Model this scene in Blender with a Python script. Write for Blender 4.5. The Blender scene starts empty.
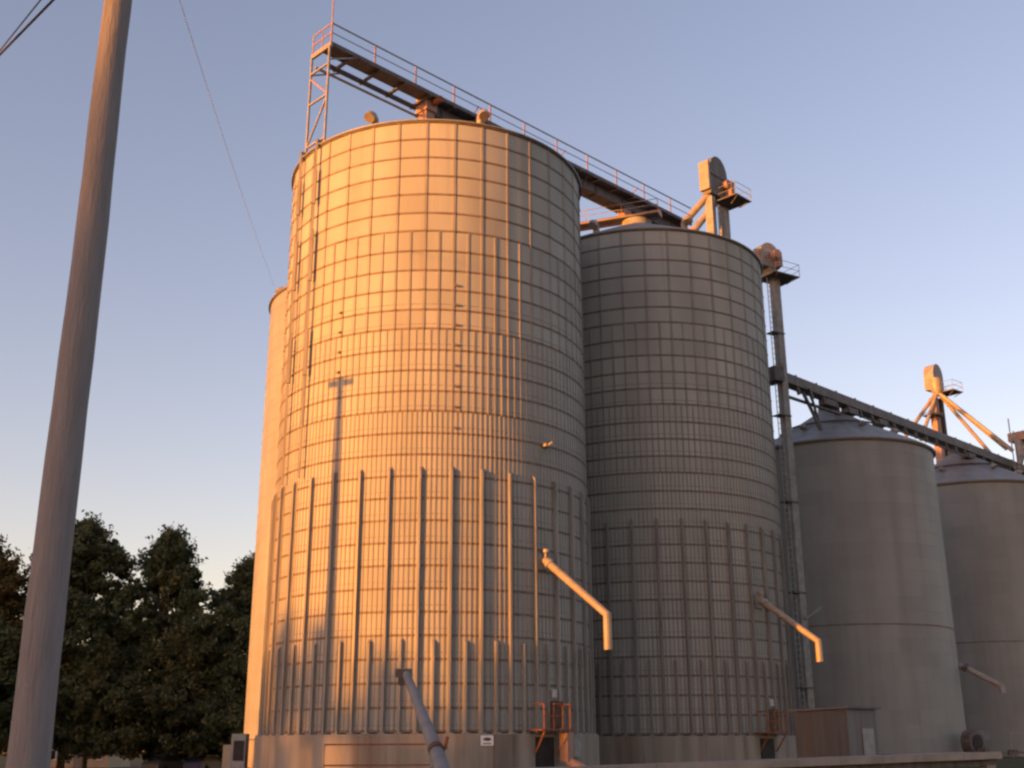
import bpy, math, random
import numpy as np
from mathutils import Vector, Matrix

random.seed(7)
rng = np.random.default_rng(7)
scene = bpy.context.scene
C = scene.collection
R_ = math.radians

# ------------------------------------------------------------------ materials
def newmat(name, rough=0.6, metal=0.0, spec=0.4):
    m = bpy.data.materials.new(name)
    m.use_nodes = True
    nt = m.node_tree
    b = nt.nodes['Principled BSDF']
    b.inputs['Roughness'].default_value = rough
    b.inputs['Metallic'].default_value = metal
    b.inputs['Specular IOR Level'].default_value = spec
    return m, nt, b

def node(nt, typ, **kw):
    n = nt.nodes.new(typ)
    for k, v in kw.items():
        setattr(n, k, v)
    return n

def noise_mat(name, c1, c2, scale=(1, 1, 1), detail=6, rough=0.6, metal=0.0, spec=0.4,
              lo=0.35, hi=0.65, bump=0.0, bumpscale=None, third=None):
    """two colours mixed by a stretched noise; third=(colour, scale, lo, hi) adds stains"""
    m, nt, b = newmat(name, rough, metal, spec)
    tc = node(nt, 'ShaderNodeTexCoord')
    mp = node(nt, 'ShaderNodeMapping')
    mp.inputs['Scale'].default_value = scale
    nt.links.new(tc.outputs['Object'], mp.inputs['Vector'])
    nz = node(nt, 'ShaderNodeTexNoise')
    nz.inputs['Scale'].default_value = 1.0
    nz.inputs['Detail'].default_value = detail
    nt.links.new(mp.outputs['Vector'], nz.inputs['Vector'])
    rp = node(nt, 'ShaderNodeValToRGB')
    rp.color_ramp.elements[0].position = lo
    rp.color_ramp.elements[1].position = hi
    rp.color_ramp.elements[0].color = (*c1, 1)
    rp.color_ramp.elements[1].color = (*c2, 1)
    nt.links.new(nz.outputs['Fac'], rp.inputs['Fac'])
    col = rp.outputs['Color']
    if third:
        c3, sc3, l3, h3 = third
        mp3 = node(nt, 'ShaderNodeMapping')
        mp3.inputs['Scale'].default_value = sc3
        mp3.inputs['Location'].default_value = (3.7, 1.3, 9.1)
        nt.links.new(tc.outputs['Object'], mp3.inputs['Vector'])
        n3 = node(nt, 'ShaderNodeTexNoise')
        n3.inputs['Scale'].default_value = 1.0
        n3.inputs['Detail'].default_value = 5
        nt.links.new(mp3.outputs['Vector'], n3.inputs['Vector'])
        mr = node(nt, 'ShaderNodeMapRange')
        mr.inputs['From Min'].default_value = l3
        mr.inputs['From Max'].default_value = h3
        nt.links.new(n3.outputs['Fac'], mr.inputs['Value'])
        mx = node(nt, 'ShaderNodeMix', data_type='RGBA')
        nt.links.new(mr.outputs['Result'], mx.inputs['Factor'])
        nt.links.new(col, mx.inputs[6])
        mx.inputs[7].default_value = (*c3, 1)
        col = mx.outputs[2]
    nt.links.new(col, b.inputs['Base Color'])
    if bump:
        nb = node(nt, 'ShaderNodeTexNoise')
        nb.inputs['Detail'].default_value = 4
        if bumpscale:
            mb = node(nt, 'ShaderNodeMapping')
            mb.inputs['Scale'].default_value = bumpscale
            nt.links.new(tc.outputs['Object'], mb.inputs['Vector'])
            nt.links.new(mb.outputs['Vector'], nb.inputs['Vector'])
            nb.inputs['Scale'].default_value = 1.0
        else:
            nt.links.new(mp.outputs['Vector'], nb.inputs['Vector'])
            nb.inputs['Scale'].default_value = 4.0
        bp = node(nt, 'ShaderNodeBump')
        bp.inputs['Strength'].default_value = bump
        bp.inputs['Distance'].default_value = 0.05
        nt.links.new(nb.outputs['Fac'], bp.inputs['Height'])
        nt.links.new(bp.outputs['Normal'], b.inputs['Normal'])
    return m

M = {}
M['wall'] = noise_mat('galvanised_wall', (.285, .295, .275), (.345, .355, .33), (.55, .55, .10), 6, .72, .0, .14,
                      third=((.235, .215, .185), (1.3, 1.3, .045), .60, .85), bump=.12, bumpscale=(.2, .2, 14))
def sheet_tone(m, n_round, z0, ring_h, lo, hi):
    """every bolted sheet has a slightly different zinc tone"""
    nt = m.node_tree
    b = nt.nodes['Principled BSDF']
    src = b.inputs['Base Color'].links[0].from_socket
    tc = node(nt, 'ShaderNodeTexCoord')
    sp = node(nt, 'ShaderNodeSeparateXYZ')
    nt.links.new(tc.outputs['Object'], sp.inputs[0])
    def mth(op, a, b_=None):
        k = node(nt, 'ShaderNodeMath', operation=op)
        for i_, v in enumerate((a, b_)):
            if v is None: continue
            if isinstance(v, (int, float)): k.inputs[i_].default_value = v
            else: nt.links.new(v, k.inputs[i_])
        return k.outputs[0]
    ring = mth('FLOOR', mth('DIVIDE', mth('SUBTRACT', sp.outputs['Z'], z0), ring_h))
    ang = mth('MULTIPLY', mth('ARCTAN2', sp.outputs['X'], sp.outputs['Y']), n_round / (2 * math.pi))
    sheet = mth('FLOOR', mth('ADD', ang, mth('MULTIPLY', mth('MODULO', ring, 2.0), .5)))
    cb_ = node(nt, 'ShaderNodeCombineXYZ')
    nt.links.new(sheet, cb_.inputs[0]); nt.links.new(ring, cb_.inputs[1])
    wn = node(nt, 'ShaderNodeTexWhiteNoise', noise_dimensions='2D')
    nt.links.new(cb_.outputs[0], wn.inputs['Vector'])
    mr = node(nt, 'ShaderNodeMapRange')
    mr.inputs['To Min'].default_value = lo
    mr.inputs['To Max'].default_value = hi
    nt.links.new(wn.outputs['Value'], mr.inputs['Value'])
    mx = node(nt, 'ShaderNodeMix', data_type='RGBA', blend_type='MULTIPLY')
    mx.inputs['Factor'].default_value = 1
    nt.links.new(src, mx.inputs[6]); nt.links.new(mr.outputs['Result'], mx.inputs[7])
    nt.links.new(mx.outputs[2], b.inputs['Base Color'])
sheet_tone(M['wall'], 18, 2.52, 1.1194, .91, 1.05)
M['rib'] = noise_mat('rib_steel', (.20, .19, .17), (.27, .26, .235), (2, 2, .3), 4, .55, 0, .3)
M['rib_pale'] = noise_mat('rib_steel_pale', (.20, .20, .18), (.26, .26, .24), (2, 2, .3), 4, .65, 0, .2)
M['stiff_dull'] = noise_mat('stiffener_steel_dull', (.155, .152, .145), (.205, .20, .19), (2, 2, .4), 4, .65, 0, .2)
M['seam'] = noise_mat('bolted_seam', (.13, .10, .08), (.185, .15, .125), (2, 2, 2), 4, .7)
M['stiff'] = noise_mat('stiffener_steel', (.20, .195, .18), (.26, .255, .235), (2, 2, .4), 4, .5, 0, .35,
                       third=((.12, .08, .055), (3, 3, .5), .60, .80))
M['smooth'] = noise_mat('dull_galvanised', (.225, .235, .225), (.265, .275, .26), (.3, .3, .12), 6, .6, 0, .3,
                        third=((.20, .205, .19), (.9, .9, .05), .50, .80), bump=.10, bumpscale=(.2, .2, 14))
sheet_tone(M['smooth'], 20, 1.3, (25.6 - 1.3) / 23, .93, 1.04)
M['roof'] = noise_mat('roof_sheet', (.17, .175, .17), (.22, .225, .22), (.8, .8, .8), 5, .5, 0, .4)
M['steel'] = noise_mat('weathered_steel', (.20, .20, .19), (.27, .27, .26), (2, 2, 2), 5, .55, 0, .4,
                       third=((.22, .12, .07), (1.5, 1.5, 1.5), .55, .75))
M['trough'] = noise_mat('trough_zinc', (.13, .128, .125), (.18, .177, .172), (1.5, 1.5, 1.5), 5, .65, 0, .2)
M['dark'] = noise_mat('dark_steel', (.06, .055, .055), (.12, .11, .105), (3, 3, 3), 4, .6)
M['grate'] = noise_mat('walkway_grating', (.075, .07, .075), (.12, .112, .115), (3, 3, 3), 4, .6)
M['pipe'] = noise_mat('spout_galvanised', (.23, .195, .145), (.29, .25, .19), (2, 2, 2), 4, .42, .0, .5)
M['paint'] = noise_mat('faded_red_paint', (.26, .16, .12), (.33, .21, .16), (2, 2, 2), 4, .5)
M['rust'] = noise_mat('rusted_steel', (.17, .062, .026), (.27, .10, .04), (5, 5, 5), 5, .75)
M['darkrust'] = noise_mat('old_rust', (.06, .035, .025), (.10, .055, .035), (4, 4, 4), 5, .8)
M['concrete'] = noise_mat('stained_concrete', (.22, .205, .175), (.31, .285, .245), (1.4, 1.4, .12), 7, .85, 0, .2,
                          third=((.13, .072, .042), (1.1, 1.1, .05), .54, .80), bump=.15)
M['slab'] = noise_mat('ramp_concrete', (.21, .20, .18), (.29, .275, .25), (.8, .8, .8), 7, .85, 0, .2, bump=.2)
M['white'] = noise_mat('white_plate', (.70, .70, .69), (.80, .80, .79), (4, 4, 4), 3, .5)
M['placard'] = noise_mat('faded_placard', (.36, .36, .36), (.44, .44, .44), (4, 4, 4), 3, .6)
M['black'] = noise_mat('black_opening', (.012, .012, .014), (.025, .023, .024), (2, 2, 2), 3, .7)
M['ply'] = noise_mat('grey_door_sheet', (.13, .115, .095), (.18, .16, .135), (2, 2, .5), 5, .7)
M['grey'] = noise_mat('grey_enamel', (.19, .205, .21), (.25, .265, .27), (3, 3, 3), 4, .5)
M['augergrey'] = noise_mat('auger_zinc', (.15, .165, .18), (.19, .205, .22), (2, 2, 2), 4, .8, 0, .2)
M['shed'] = noise_mat('shed_sheet', (.095, .105, .11), (.14, .15, .15), (3, 3, .15), 5, .55, 0, .4,
                      third=((.11, .085, .065), (1.2, 1.2, .08), .55, .75))
M['shed_shaded'] = noise_mat('shed_shaded_sheet', (.045, .052, .060), (.075, .08, .085), (3, 3, .15), 5, .6, 0, .3,  # darker shed sheet: one wall's shade is put into its colour
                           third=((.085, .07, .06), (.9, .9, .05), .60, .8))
M['shedroof'] = noise_mat('shed_roof_sheet', (.07, .07, .08), (.12, .12, .13), (2, 2, 2), 4, .6)
M['wood'] = noise_mat('pole_wood', (.19, .185, .19), (.225, .217, .222), (12, 12, 1.5), 8, .85, 0, .2, bump=.5,
                      third=((.12, .11, .11), (16, 16, .5), .60, .85))
M['cable'] = noise_mat('cable', (.03, .025, .03), (.05, .045, .05), (1, 1, 1), 2, .6)
M['paleline'] = noise_mat('weathered_wire', (.40, .40, .42), (.48, .48, .50), (1, 1, 1), 2, .5)
M['bark'] = noise_mat('bark', (.06, .045, .035), (.12, .095, .075), (6, 6, 1), 6, .9, bump=.5)
M['house'] = noise_mat('cream_siding', (.30, .25, .16), (.36, .30, .20), (.5, .5, 6), 4, .8)
M['houseroof'] = noise_mat('asphalt_shingle', (.07, .06, .06), (.13, .115, .11), (3, 3, 3), 5, .9)
M['glass'] = newmat('window_glass', .08, 0, .8)[0]
M['glass'].node_tree.nodes['Principled BSDF'].inputs['Base Color'].default_value = (.03, .035, .04, 1)
M['carblue'] = newmat('car_paint_blue', .25, .3, .6)[0]
M['carblue'].node_tree.nodes['Principled BSDF'].inputs['Base Color'].default_value = (.06, .08, .16, 1)
M['carsilver'] = newmat('car_paint_silver', .25, .5, .6)[0]
M['carsilver'].node_tree.nodes['Principled BSDF'].inputs['Base Color'].default_value = (.16, .165, .18, 1)
M['tyre'] = noise_mat('tyre_rubber', (.015, .015, .015), (.03, .03, .03), (5, 5, 5), 3, .9)

def leaf_mat(name, c1, c2):
    m, nt, b = newmat(name, .6, 0, .25)
    tc = node(nt, 'ShaderNodeTexCoord')
    nz = node(nt, 'ShaderNodeTexNoise')
    nz.inputs['Scale'].default_value = .55
    nz.inputs['Detail'].default_value = 5
    nt.links.new(tc.outputs['Object'], nz.inputs['Vector'])
    rp = node(nt, 'ShaderNodeValToRGB')
    rp.color_ramp.elements[0].position = .35
    rp.color_ramp.elements[1].position = .68
    rp.color_ramp.elements[0].color = (*c1, 1)
    rp.color_ramp.elements[1].color = (*c2, 1)
    nt.links.new(nz.outputs['Fac'], rp.inputs['Fac'])
    nt.links.new(rp.outputs['Color'], b.inputs['Base Color'])
    tr = node(nt, 'ShaderNodeBsdfTranslucent')
    nt.links.new(rp.outputs['Color'], tr.inputs['Color'])
    mix = node(nt, 'ShaderNodeMixShader')
    mix.inputs['Fac'].default_value = .22
    nt.links.new(b.outputs[0], mix.inputs[1])
    nt.links.new(tr.outputs[0], mix.inputs[2])
    nt.links.new(mix.outputs[0], nt.nodes['Material Output'].inputs['Surface'])
    return m
M['leaf'] = leaf_mat('leaf_dark', (.052, .072, .034), (.105, .130, .066))
M['leaf2'] = leaf_mat('leaf_warm', (.070, .058, .020), (.15, .11, .036))
M['leaf3'] = leaf_mat('leaf_olive', (.050, .062, .026), (.095, .104, .048))

# ------------------------------------------------------------------ mesh builder
class MB:
    def __init__(s):
        s.v, s.f, s.mi = [], [], []
    def add(s, verts, faces, mi=0):
        o = len(s.v)
        s.v.extend(tuple(p) for p in verts)
        s.f.extend(tuple(i + o for i in q) for q in faces)
        s.mi.extend([mi] * len(faces))
    def box(s, c, size, ax=None, mi=0):
        """ax: three axis vectors"""
        c = Vector(c)
        X, Y, Z = [Vector(a) for a in (ax or ((1, 0, 0), (0, 1, 0), (0, 0, 1)))]
        a, b, d = [k / 2 for k in size]
        vs = [c + X * (sx * a) + Y * (sy * b) + Z * (sz * d) for sx in (-1, 1) for sy in (-1, 1) for sz in (-1, 1)]
        s.add(vs, [(0, 1, 3, 2), (4, 6, 7, 5), (0, 4, 5, 1), (2, 3, 7, 6), (0, 2, 6, 4), (1, 5, 7, 3)], mi)
        return s
    def beam(s, p0, p1, w, h, up=(0, 0, 1), mi=0):
        p0, p1 = Vector(p0), Vector(p1)
        Y = (p1 - p0)
        L = Y.length
        Y.normalize()
        up = Vector(up)
        X = Y.cross(up)
        if X.length < 1e-4:
            X = Y.cross(Vector((1, 0, 0)))
        X.normalize()
        Z = X.cross(Y)
        return s.box((p0 + p1) / 2, (w, L, h), (X, Y, Z), mi)
    def tube(s, pts, r, seg=10, mi=0, cap=True):
        pts = [Vector(p) for p in pts]
        rs = r if isinstance(r, (list, tuple)) else [r] * len(pts)
        n = len(pts)
        d0 = (pts[1] - pts[0]).normalized()
        ref = Vector((0, 0, 1)) if abs(d0.z) < .9 else Vector((1, 0, 0))
        X = d0.cross(ref).normalized()
        rings = []
        for i in range(n):
            if i == 0:
                t = pts[1] - pts[0]
            elif i == n - 1:
                t = pts[-1] - pts[-2]
            else:
                t = (pts[i + 1] - pts[i]).normalized() + (pts[i] - pts[i - 1]).normalized()
            t.normalize()
            X = (X - t * X.dot(t)).normalized()
            Y = t.cross(X)
            rings.append([pts[i] + (X * math.cos(a) + Y * math.sin(a)) * rs[i] for a in [2 * math.pi * k / seg for k in range(seg)]])
        vs = [p for q in rings for p in q]
        fs = [(i * seg + k, i * seg + (k + 1) % seg, (i + 1) * seg + (k + 1) % seg, (i + 1) * seg + k) for i in range(n - 1) for k in range(seg)]
        if cap:
            fs.append(tuple(range(seg))[::-1])
            fs.append(tuple((n - 1) * seg + k for k in range(seg)))
        s.add(vs, fs, mi)
        return s
    def lathe(s, prof, seg=96, mi=0, centre=(0, 0)):
        """profile of (radius, z), closed round the z axis"""
        n = len(prof)
        vs = [(centre[0] + r * math.sin(2 * math.pi * k / seg), centre[1] - r * math.cos(2 * math.pi * k / seg), z) for r, z in prof for k in range(seg)]
        fs = [(i * seg + k, i * seg + (k + 1) % seg, (i + 1) * seg + (k + 1) % seg, (i + 1) * seg + k) for i in range(n - 1) for k in range(seg)]
        s.add(vs, fs, mi)
        return s
    def prism(s, outline, axis_pts, mi=0):
        """outline: list of Vector offsets, swept between two points"""
        a, b = [Vector(p) for p in axis_pts]
        n = len(outline)
        vs = [a + Vector(o) for o in outline] + [b + Vector(o) for o in outline]
        fs = [(k, (k + 1) % n, n + (k + 1) % n, n + k) for k in range(n)] + [tuple(range(n))[::-1], tuple(n + k for k in range(n))]
        s.add(vs, fs, mi)
        return s
    def build(s, name, mats, parent=None, smooth=None):
        if not isinstance(mats, (list, tuple)):
            mats = [mats]
        me = bpy.data.meshes.new(name)
        o0 = Vector((0, 0, 0))
        q = parent
        while q is not None:
            o0 += Vector(q.location)
            q = q.parent
        me.from_pydata([(p[0] - o0.x, p[1] - o0.y, p[2] - o0.z) for p in s.v], [], s.f)
        for m in mats:
            me.materials.append(m)
        me.polygons.foreach_set('material_index', s.mi)
        if smooth is not None:
            me.polygons.foreach_set('use_smooth', [True] * len(me.polygons))
            me.set_sharp_from_angle(angle=R_(smooth))
        me.update()
        ob = bpy.data.objects.new(name, me)
        C.objects.link(ob)
        if parent:
            ob.parent = parent
        return ob

def fix_normals(ob):
    import bmesh
    bm = bmesh.new()
    bm.from_mesh(ob.data)
    bmesh.ops.recalc_face_normals(bm, faces=bm.faces)
    bm.to_mesh(ob.data)
    bm.free()
    return ob

def thing(name, label, cat, loc=(0, 0, 0), group=None):
    o = bpy.data.objects.new(name, None)
    C.objects.link(o)
    o.location = loc
    return tag(o, label, cat, group)

def tag(o, label=None, cat=None, group=None, kind=None):
    if label: o['label'] = label
    if cat: o['category'] = cat
    if group: o['group'] = group
    if kind: o['kind'] = kind
    return o

def copy_child(ch, parent):
    c = ch.copy()
    C.objects.link(c)
    c.parent = parent
    for g in [x for x in C.objects if x.parent == ch]:
        copy_child(g, c)
    return c

# ------------------------------------------------------------------ terrain
def smooth01(a, b, t):
    t = min(1, max(0, (t - a) / (b - a)))
    return t * t * (3 - 2 * t)

def ground_z(x, y):
    return 0.95 * smooth01(2, 26, x) * smooth01(40, 78, y) + 0.25 * smooth01(-12, -4, x) * smooth01(42, 56, y) * (1 - smooth01(2, 26, x))

def build_ground():
    xs = sorted(set([-3000, -1600, -900, -500, -300, -200] + list(range(-150, 151, 5)) + [200, 300, 500, 900, 1600, 3000]))
    ys = sorted(set([-3000, -1200, -500, -200, -120] + list(range(-60, 181, 5)) + [220, 300, 420, 600, 1000, 1800, 3000]))
    vs = [(x, y, ground_z(x, y)) for y in ys for x in xs]
    nx = len(xs)
    fs = [(j * nx + i, j * nx + i + 1, (j + 1) * nx + i + 1, (j + 1) * nx + i) for j in range(len(ys) - 1) for i in range(nx - 1)]
    b = MB()
    b.add(vs, fs)
    m = noise_mat('ground_cover', (.055, .048, .038), (.10, .088, .068), (.6, .6, .6), 8, .95, 0, .1,
                  third=((.045, .060, .022), (.03, .03, .03), .42, .52), bump=.6, bumpscale=(4, 4, 4))
    o = b.build('ground', m, smooth=40)
    tag(o, 'flat gravel and grass ground under the bins and trees', 'ground', kind='structure')
build_ground()

# ------------------------------------------------------------------ tall grain bins
RB = 8.87          # wall radius
ZB = 2.52          # wall bottom
HR = 1.1194        # ring height
NR = 29
ZT = ZB + NR * HR  # eave
NB = 36            # panels round

def dirn(th):
    """horizontal unit vector at th degrees from -y towards +x"""
    t = R_(th)
    return Vector((math.sin(t), -math.cos(t), 0))

def wall_zone(k0, k1, n, w, d, sub, ztop, zbot, parent, wind):
    """one connected ribbed sheet between ring k0 and ring k1 (counted from the eave)"""
    step = 2 * math.pi / n
    ang, off, isr = [], [], []
    for i in range(n):
        c = i * step
        hw = w / 2 / RB
        e = .012 / RB
        for a, o_ in ((c - hw - e, 0), (c - hw, d), (c + hw, d), (c + hw + e, 0)):
            ang.append(a); off.append(o_)
        isr += [1, 1, 1]
        gap = step - 2 * hw - 2 * e
        for j in range(sub):
            ang.append(c + hw + e + gap * (j + 1) / (sub + 1)); off.append(0)
        isr += [0] * (sub + 1)
    zs = [(ztop, 0.0, 0)]
    for k in range(k0, k1):
        s = ZT - (k + 1) * HR                       # seam at the bottom of ring k
        if wind and k >= wind:
            zs += [(s + .345, 0, 0), (s + .34, .014, 3), (s + .30, .014, 3), (s + .295, 0, 3)]
        if k < k1 - 1 or True:
            hh = .055
            zc = s + hh + .006 if k == k1 - 1 else s
            zs += [(zc + hh + .005, 0, 0), (zc + hh, .028, 1), (zc - hh, .028, 1), (zc - hh - .005, 0, 1)]
    if zs[-1][0] > zbot:
        zs.append((zbot, 0, 0))
    na = len(ang)
    ang, off = np.array(ang), np.array(off)
    V, F, MI = [], [], []
    for z, o_, _ in zs:
        r = RB + off + o_
        V.append(np.stack([r * np.sin(ang), -r * np.cos(ang), np.full(na, z)], 1))
    V = np.concatenate(V)
    for j in range(len(zs) - 1):
        lip = zs[j + 1][2]
        for i in range(na):
            i2 = (i + 1) % na
            F.append((j * na + i, (j + 1) * na + i, (j + 1) * na + i2, j * na + i2))
            MI.append(2 if lip == 1 else (1 if (isr[i] or lip == 3) else 0))
    b = MB()
    b.v, b.f, b.mi = V.tolist(), F, MI
    return b.build('wall', [M['wall'], M['rib'], M['seam']], parent, smooth=32)

def seam_z(k):
    return ZT - k * HR

def tall_bin_root(name, label, c):
    o = thing(name, label, 'grain bin', (c[0], c[1], 0), 'tall grain bins')
    return o

C1, C2, C0 = (-4.62, 65.04), (9.5, 79.01), (-10.3, 86.0)
bin1 = tall_bin_root('grain_bin', 'tall ribbed steel grain bin glowing orange in low sun, closest to the camera', (0, 0))
parts = {}
parts['w'] = [wall_zone(0, 6, 36, .14, .045, 5, ZT, seam_z(6), bin1, 0),
              wall_zone(6, 11, 72, .12, .045, 2, seam_z(6), seam_z(11), bin1, 9),
              wall_zone(11, 15, 144, .09, .035, 1, seam_z(11), seam_z(15), bin1, 9),
              wall_zone(15, 29, 216, .075, .03, 0, seam_z(15), ZB, bin1, 9)]
f = MB().lathe([(9.22, -.6), (9.22, ZB - .10), (9.18, ZB - .06), (8.7, ZB - .06)], 128)
foundation = f.build('foundation', M['concrete'], bin1, smooth=30)
# conical roof with standing ribs, eave ring and peak cap
rf = MB()
nseg = 132
pr = [(RB + .16, ZT - .02), (RB + .17, ZT + .07), (RB - .1, ZT + .16), (1.1, ZT + 4.25)]
vs = []
for r, z in pr:
    for k in range(nseg):
        e = .07 if (k % 3 == 0 and 1.5 < r < RB) else 0
        vs.append((r * math.sin(2 * math.pi * k / nseg), -r * math.cos(2 * math.pi * k / nseg), z + e))
rf.add(vs, [(i * nseg + k, i * nseg + (k + 1) % nseg, (i + 1) * nseg + (k + 1) % nseg, (i + 1) * nseg + k) for i in range(3) for k in range(nseg)])
roof = rf.build('roof', M['roof'], bin1, smooth=30)
cap = MB().lathe([(1.12, ZT + 4.2), (1.12, ZT + 4.72), (1.0, ZT + 4.79), (.05, ZT + 4.83)], 32)
cap.build('peak_collar', M['steel'], roof, smooth=30)
eave = MB().lathe([(RB + .02, ZT - .10), (RB + .09, ZT - .10), (RB + .09, ZT - .03), (RB + .02, ZT - .03)], 132)
eave.build('eave_ring', M['seam'], roof, smooth=30)

def hood(th, rad, zb, s=1.0):
    """gooseneck roof vent: a neck that rises and turns over outward"""
    n = dirn(th)
    b = MB()
    p = n * rad + Vector((0, 0, zb))
    pts = [p, p + Vector((0, 0, .55 * s)), p + Vector((0, 0, .85 * s)) + n * .12 * s, p + Vector((0, 0, 1.0 * s)) + n * .40 * s,
           p + Vector((0, 0, .92 * s)) + n * .70 * s, p + Vector((0, 0, .66 * s)) + n * .86 * s]
    b.tube(pts, [.30 * s, .30 * s, .33 * s, .36 * s, .38 * s, .40 * s], 14)
    return b
for th in (-24, 22, -72, 120, -120, 168):
    hood(th, RB - 1.15, ZT + .45, .78).build('roof_vent', M['pipe'], roof, smooth=40)

def stiffener(th, zt, w=.11, d=.17):
    n = dirn(th)
    t = Vector((-n.y, n.x, 0))
    b = MB()
    r0, r1 = RB + .035, RB + .035 + d
    # a hat profile: two flanges and a raised web, the top end cut on a slope
    prof = [(-w * .95, r0), (-w * .5, r0 + .02), (-w * .5, r1), (w * .5, r1), (w * .5, r0 + .02), (w * .95, r0)]
    zb = ZB - .04
    vs = [n * r + t * a + Vector((0, 0, zb)) for a, r in prof] + [n * r + t * a + Vector((0, 0, zt - (r - r0) * 1.2)) for a, r in prof]
    k = len(prof)
    b.add(vs, [(i, (i + 1) % k, k + (i + 1) % k, k + i) for i in range(k)] + [tuple(range(k))[::-1], tuple(k + i for i in range(k))])
    b.box(n * (RB + .16) + Vector((0, 0, ZB - .035)), (.34, .34, .06), (t, n, (0, 0, 1)))
    # bolted splice collars
    z = ZB + HR
    while z < zt - .3:
        b.box(n * (r0 + d * .5 + .006) + Vector((0, 0, z)), (w * 1.12, d + .012, .30), (t, n, (0, 0, 1)), 0)
        z += 2 * HR
    return b
stiffs = []
ZLONG, ZSHORT = seam_z(17.55), seam_z(25.15)
for i in range(NB):
    th = (i + .0) * 360 / NB
    th = th - 360 if th > 180 else th
    if -128 <= th <= 112:
        ob = stiffener(th, ZLONG + random.uniform(-.05, .05)).build('stiffener', M['stiff'], bin1)
        fix_normals(ob)
        stiffs.append((th, ob))
    th2 = th + 180 / NB
    if -128 <= th2 <= 112:
        ob = stiffener(th2, ZSHORT + random.uniform(-.04, .04), .10, .15).build('stiffener', M['stiff'], bin1)
        fix_normals(ob)
        stiffs.append((th2, ob))

# side-draw spout
def spout(th, z0, reach, z1, z2, rad=.205, parent=None):
    n = dirn(th)
    P = lambda r, z: n * r + Vector((0, 0, z))
    b = MB()
    b.tube([P(RB + .02, z0 + .02), P(RB + .34, z0 + .02), P(RB + .55, z0 - .16), P(RB + reach, z1), P(RB + reach, z2)], rad, 14)
    o = b.build('spout', M['pipe'], parent, smooth=30)
    g = MB()
    g.tube([P(RB + .46, z0 - .05), P(RB + .62, z0 - .23)], rad + .06, 14)
    g.box(P(RB + .1, z0), (.8, .06, .8), (Vector((-n.y, n.x, 0)), n, (0, 0, 1)))
    g.build('gate_collar', M['steel'], o, smooth=30)
    h = MB()
    h.tube([P(RB + .25, z0 + .2), P(RB + .3, z0 + .62)], .05, 8)
    h.tube([P(RB + .3, z0 + .45), P(RB + .3, z0 + .62)], .16, 12)
    h.build('gate_wheel', M['pipe'], o, smooth=30)
    return o
sp1 = spout(43.5, 10.85, 4.35, 7.85, 6.2, parent=bin1)

# rusted access platform with guard rail and braces
def access_platform(th0, th1, zf):
    o = None
    b = MB()
    ths = np.linspace(th0, th1, 5)
    for a, c in zip(ths[:-1], ths[1:]):
        m = (a + c) / 2
        n = dirn(m); t = Vector((-n.y, n.x, 0))
        b.box(n * (RB + .75) + Vector((0, 0, zf)), ((c - a) * math.pi / 180 * (RB + .9) + .02, 1.0, .07), (t, n, (0, 0, 1)))
    o = b.build('access_platform', M['rust'], bin1)
    r = MB()
    zt = zf + 1.2
    for th in (th0 + 1, th0 + 4.5, th0 + 8.0, th1 - .8):
        n = dirn(th)
        r.tube([n * (RB + 1.18) + Vector((0, 0, zf)), n * (RB + 1.18) + Vector((0, 0, zt))], .04, 8)
    for (a, c) in ((th0 + 1, th0 + 4.5), (th0 + 4.5, th0 + 8.0)):
        pts = [dirn(x) * (RB + 1.18) + Vector((0, 0, zt)) for x in np.linspace(a, c, 3)]
        if a != th0 + 1:
            r.tube(pts, .04, 8)
        r.tube([p - Vector((0, 0, .55)) for p in pts], .028, 8)
    for th in (th0 + 1, th1 - .8):
        n = dirn(th)
        r.tube([n * (RB + .3) + Vector((0, 0, zt)), n * (RB + 1.18) + Vector((0, 0, zt))], .035, 8)
    r.build('guard_rail', M['rust'], o)
    for th in (th0 + 1.3, th1 - 1.5):
        n = dirn(th)
        q = MB().tube([n * (RB + 1.15) + Vector((0, 0, zf - .05)), n * (RB + .42) + Vector((0, 0, zf - 1.05))], .05, 8)
        q.build('brace', M['rust'], o)
    return o
plat = access_platform(36.2, 48, ZB + .10)
# walk-in hatch behind the platform
def plate(th, z, w, h, rad, dep, mat, name, parent, bev=.02):
    n = dirn(th); t = Vector((-n.y, n.x, 0))
    b = MB()
    b.box(n * rad + Vector((0, 0, z)), (w, dep, h), (t, n, (0, 0, 1)))
    b.box(n * (rad + dep / 2 + .01) + Vector((0, 0, z)), (w - .12, .03, h - .12), (t, n, (0, 0, 1)))
    return b.build(name, mat, parent)
hatch = plate(48.0, ZB + .85, .95, 1.3, RB + .12, .16, M['darkrust'], 'wall_hatch', bin1)
placard = plate(46.6, seam_z(27.35), .36, .40, RB + .28, .03, M['placard'], 'white_placard', bin1)
door1 = plate(41.5, 1.35, 1.2, 1.9, 9.23, .05, M['black'], 'tunnel_doorway', bin1)
shared = [foundation, roof, plat, hatch, placard, door1] + parts['w']

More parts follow.
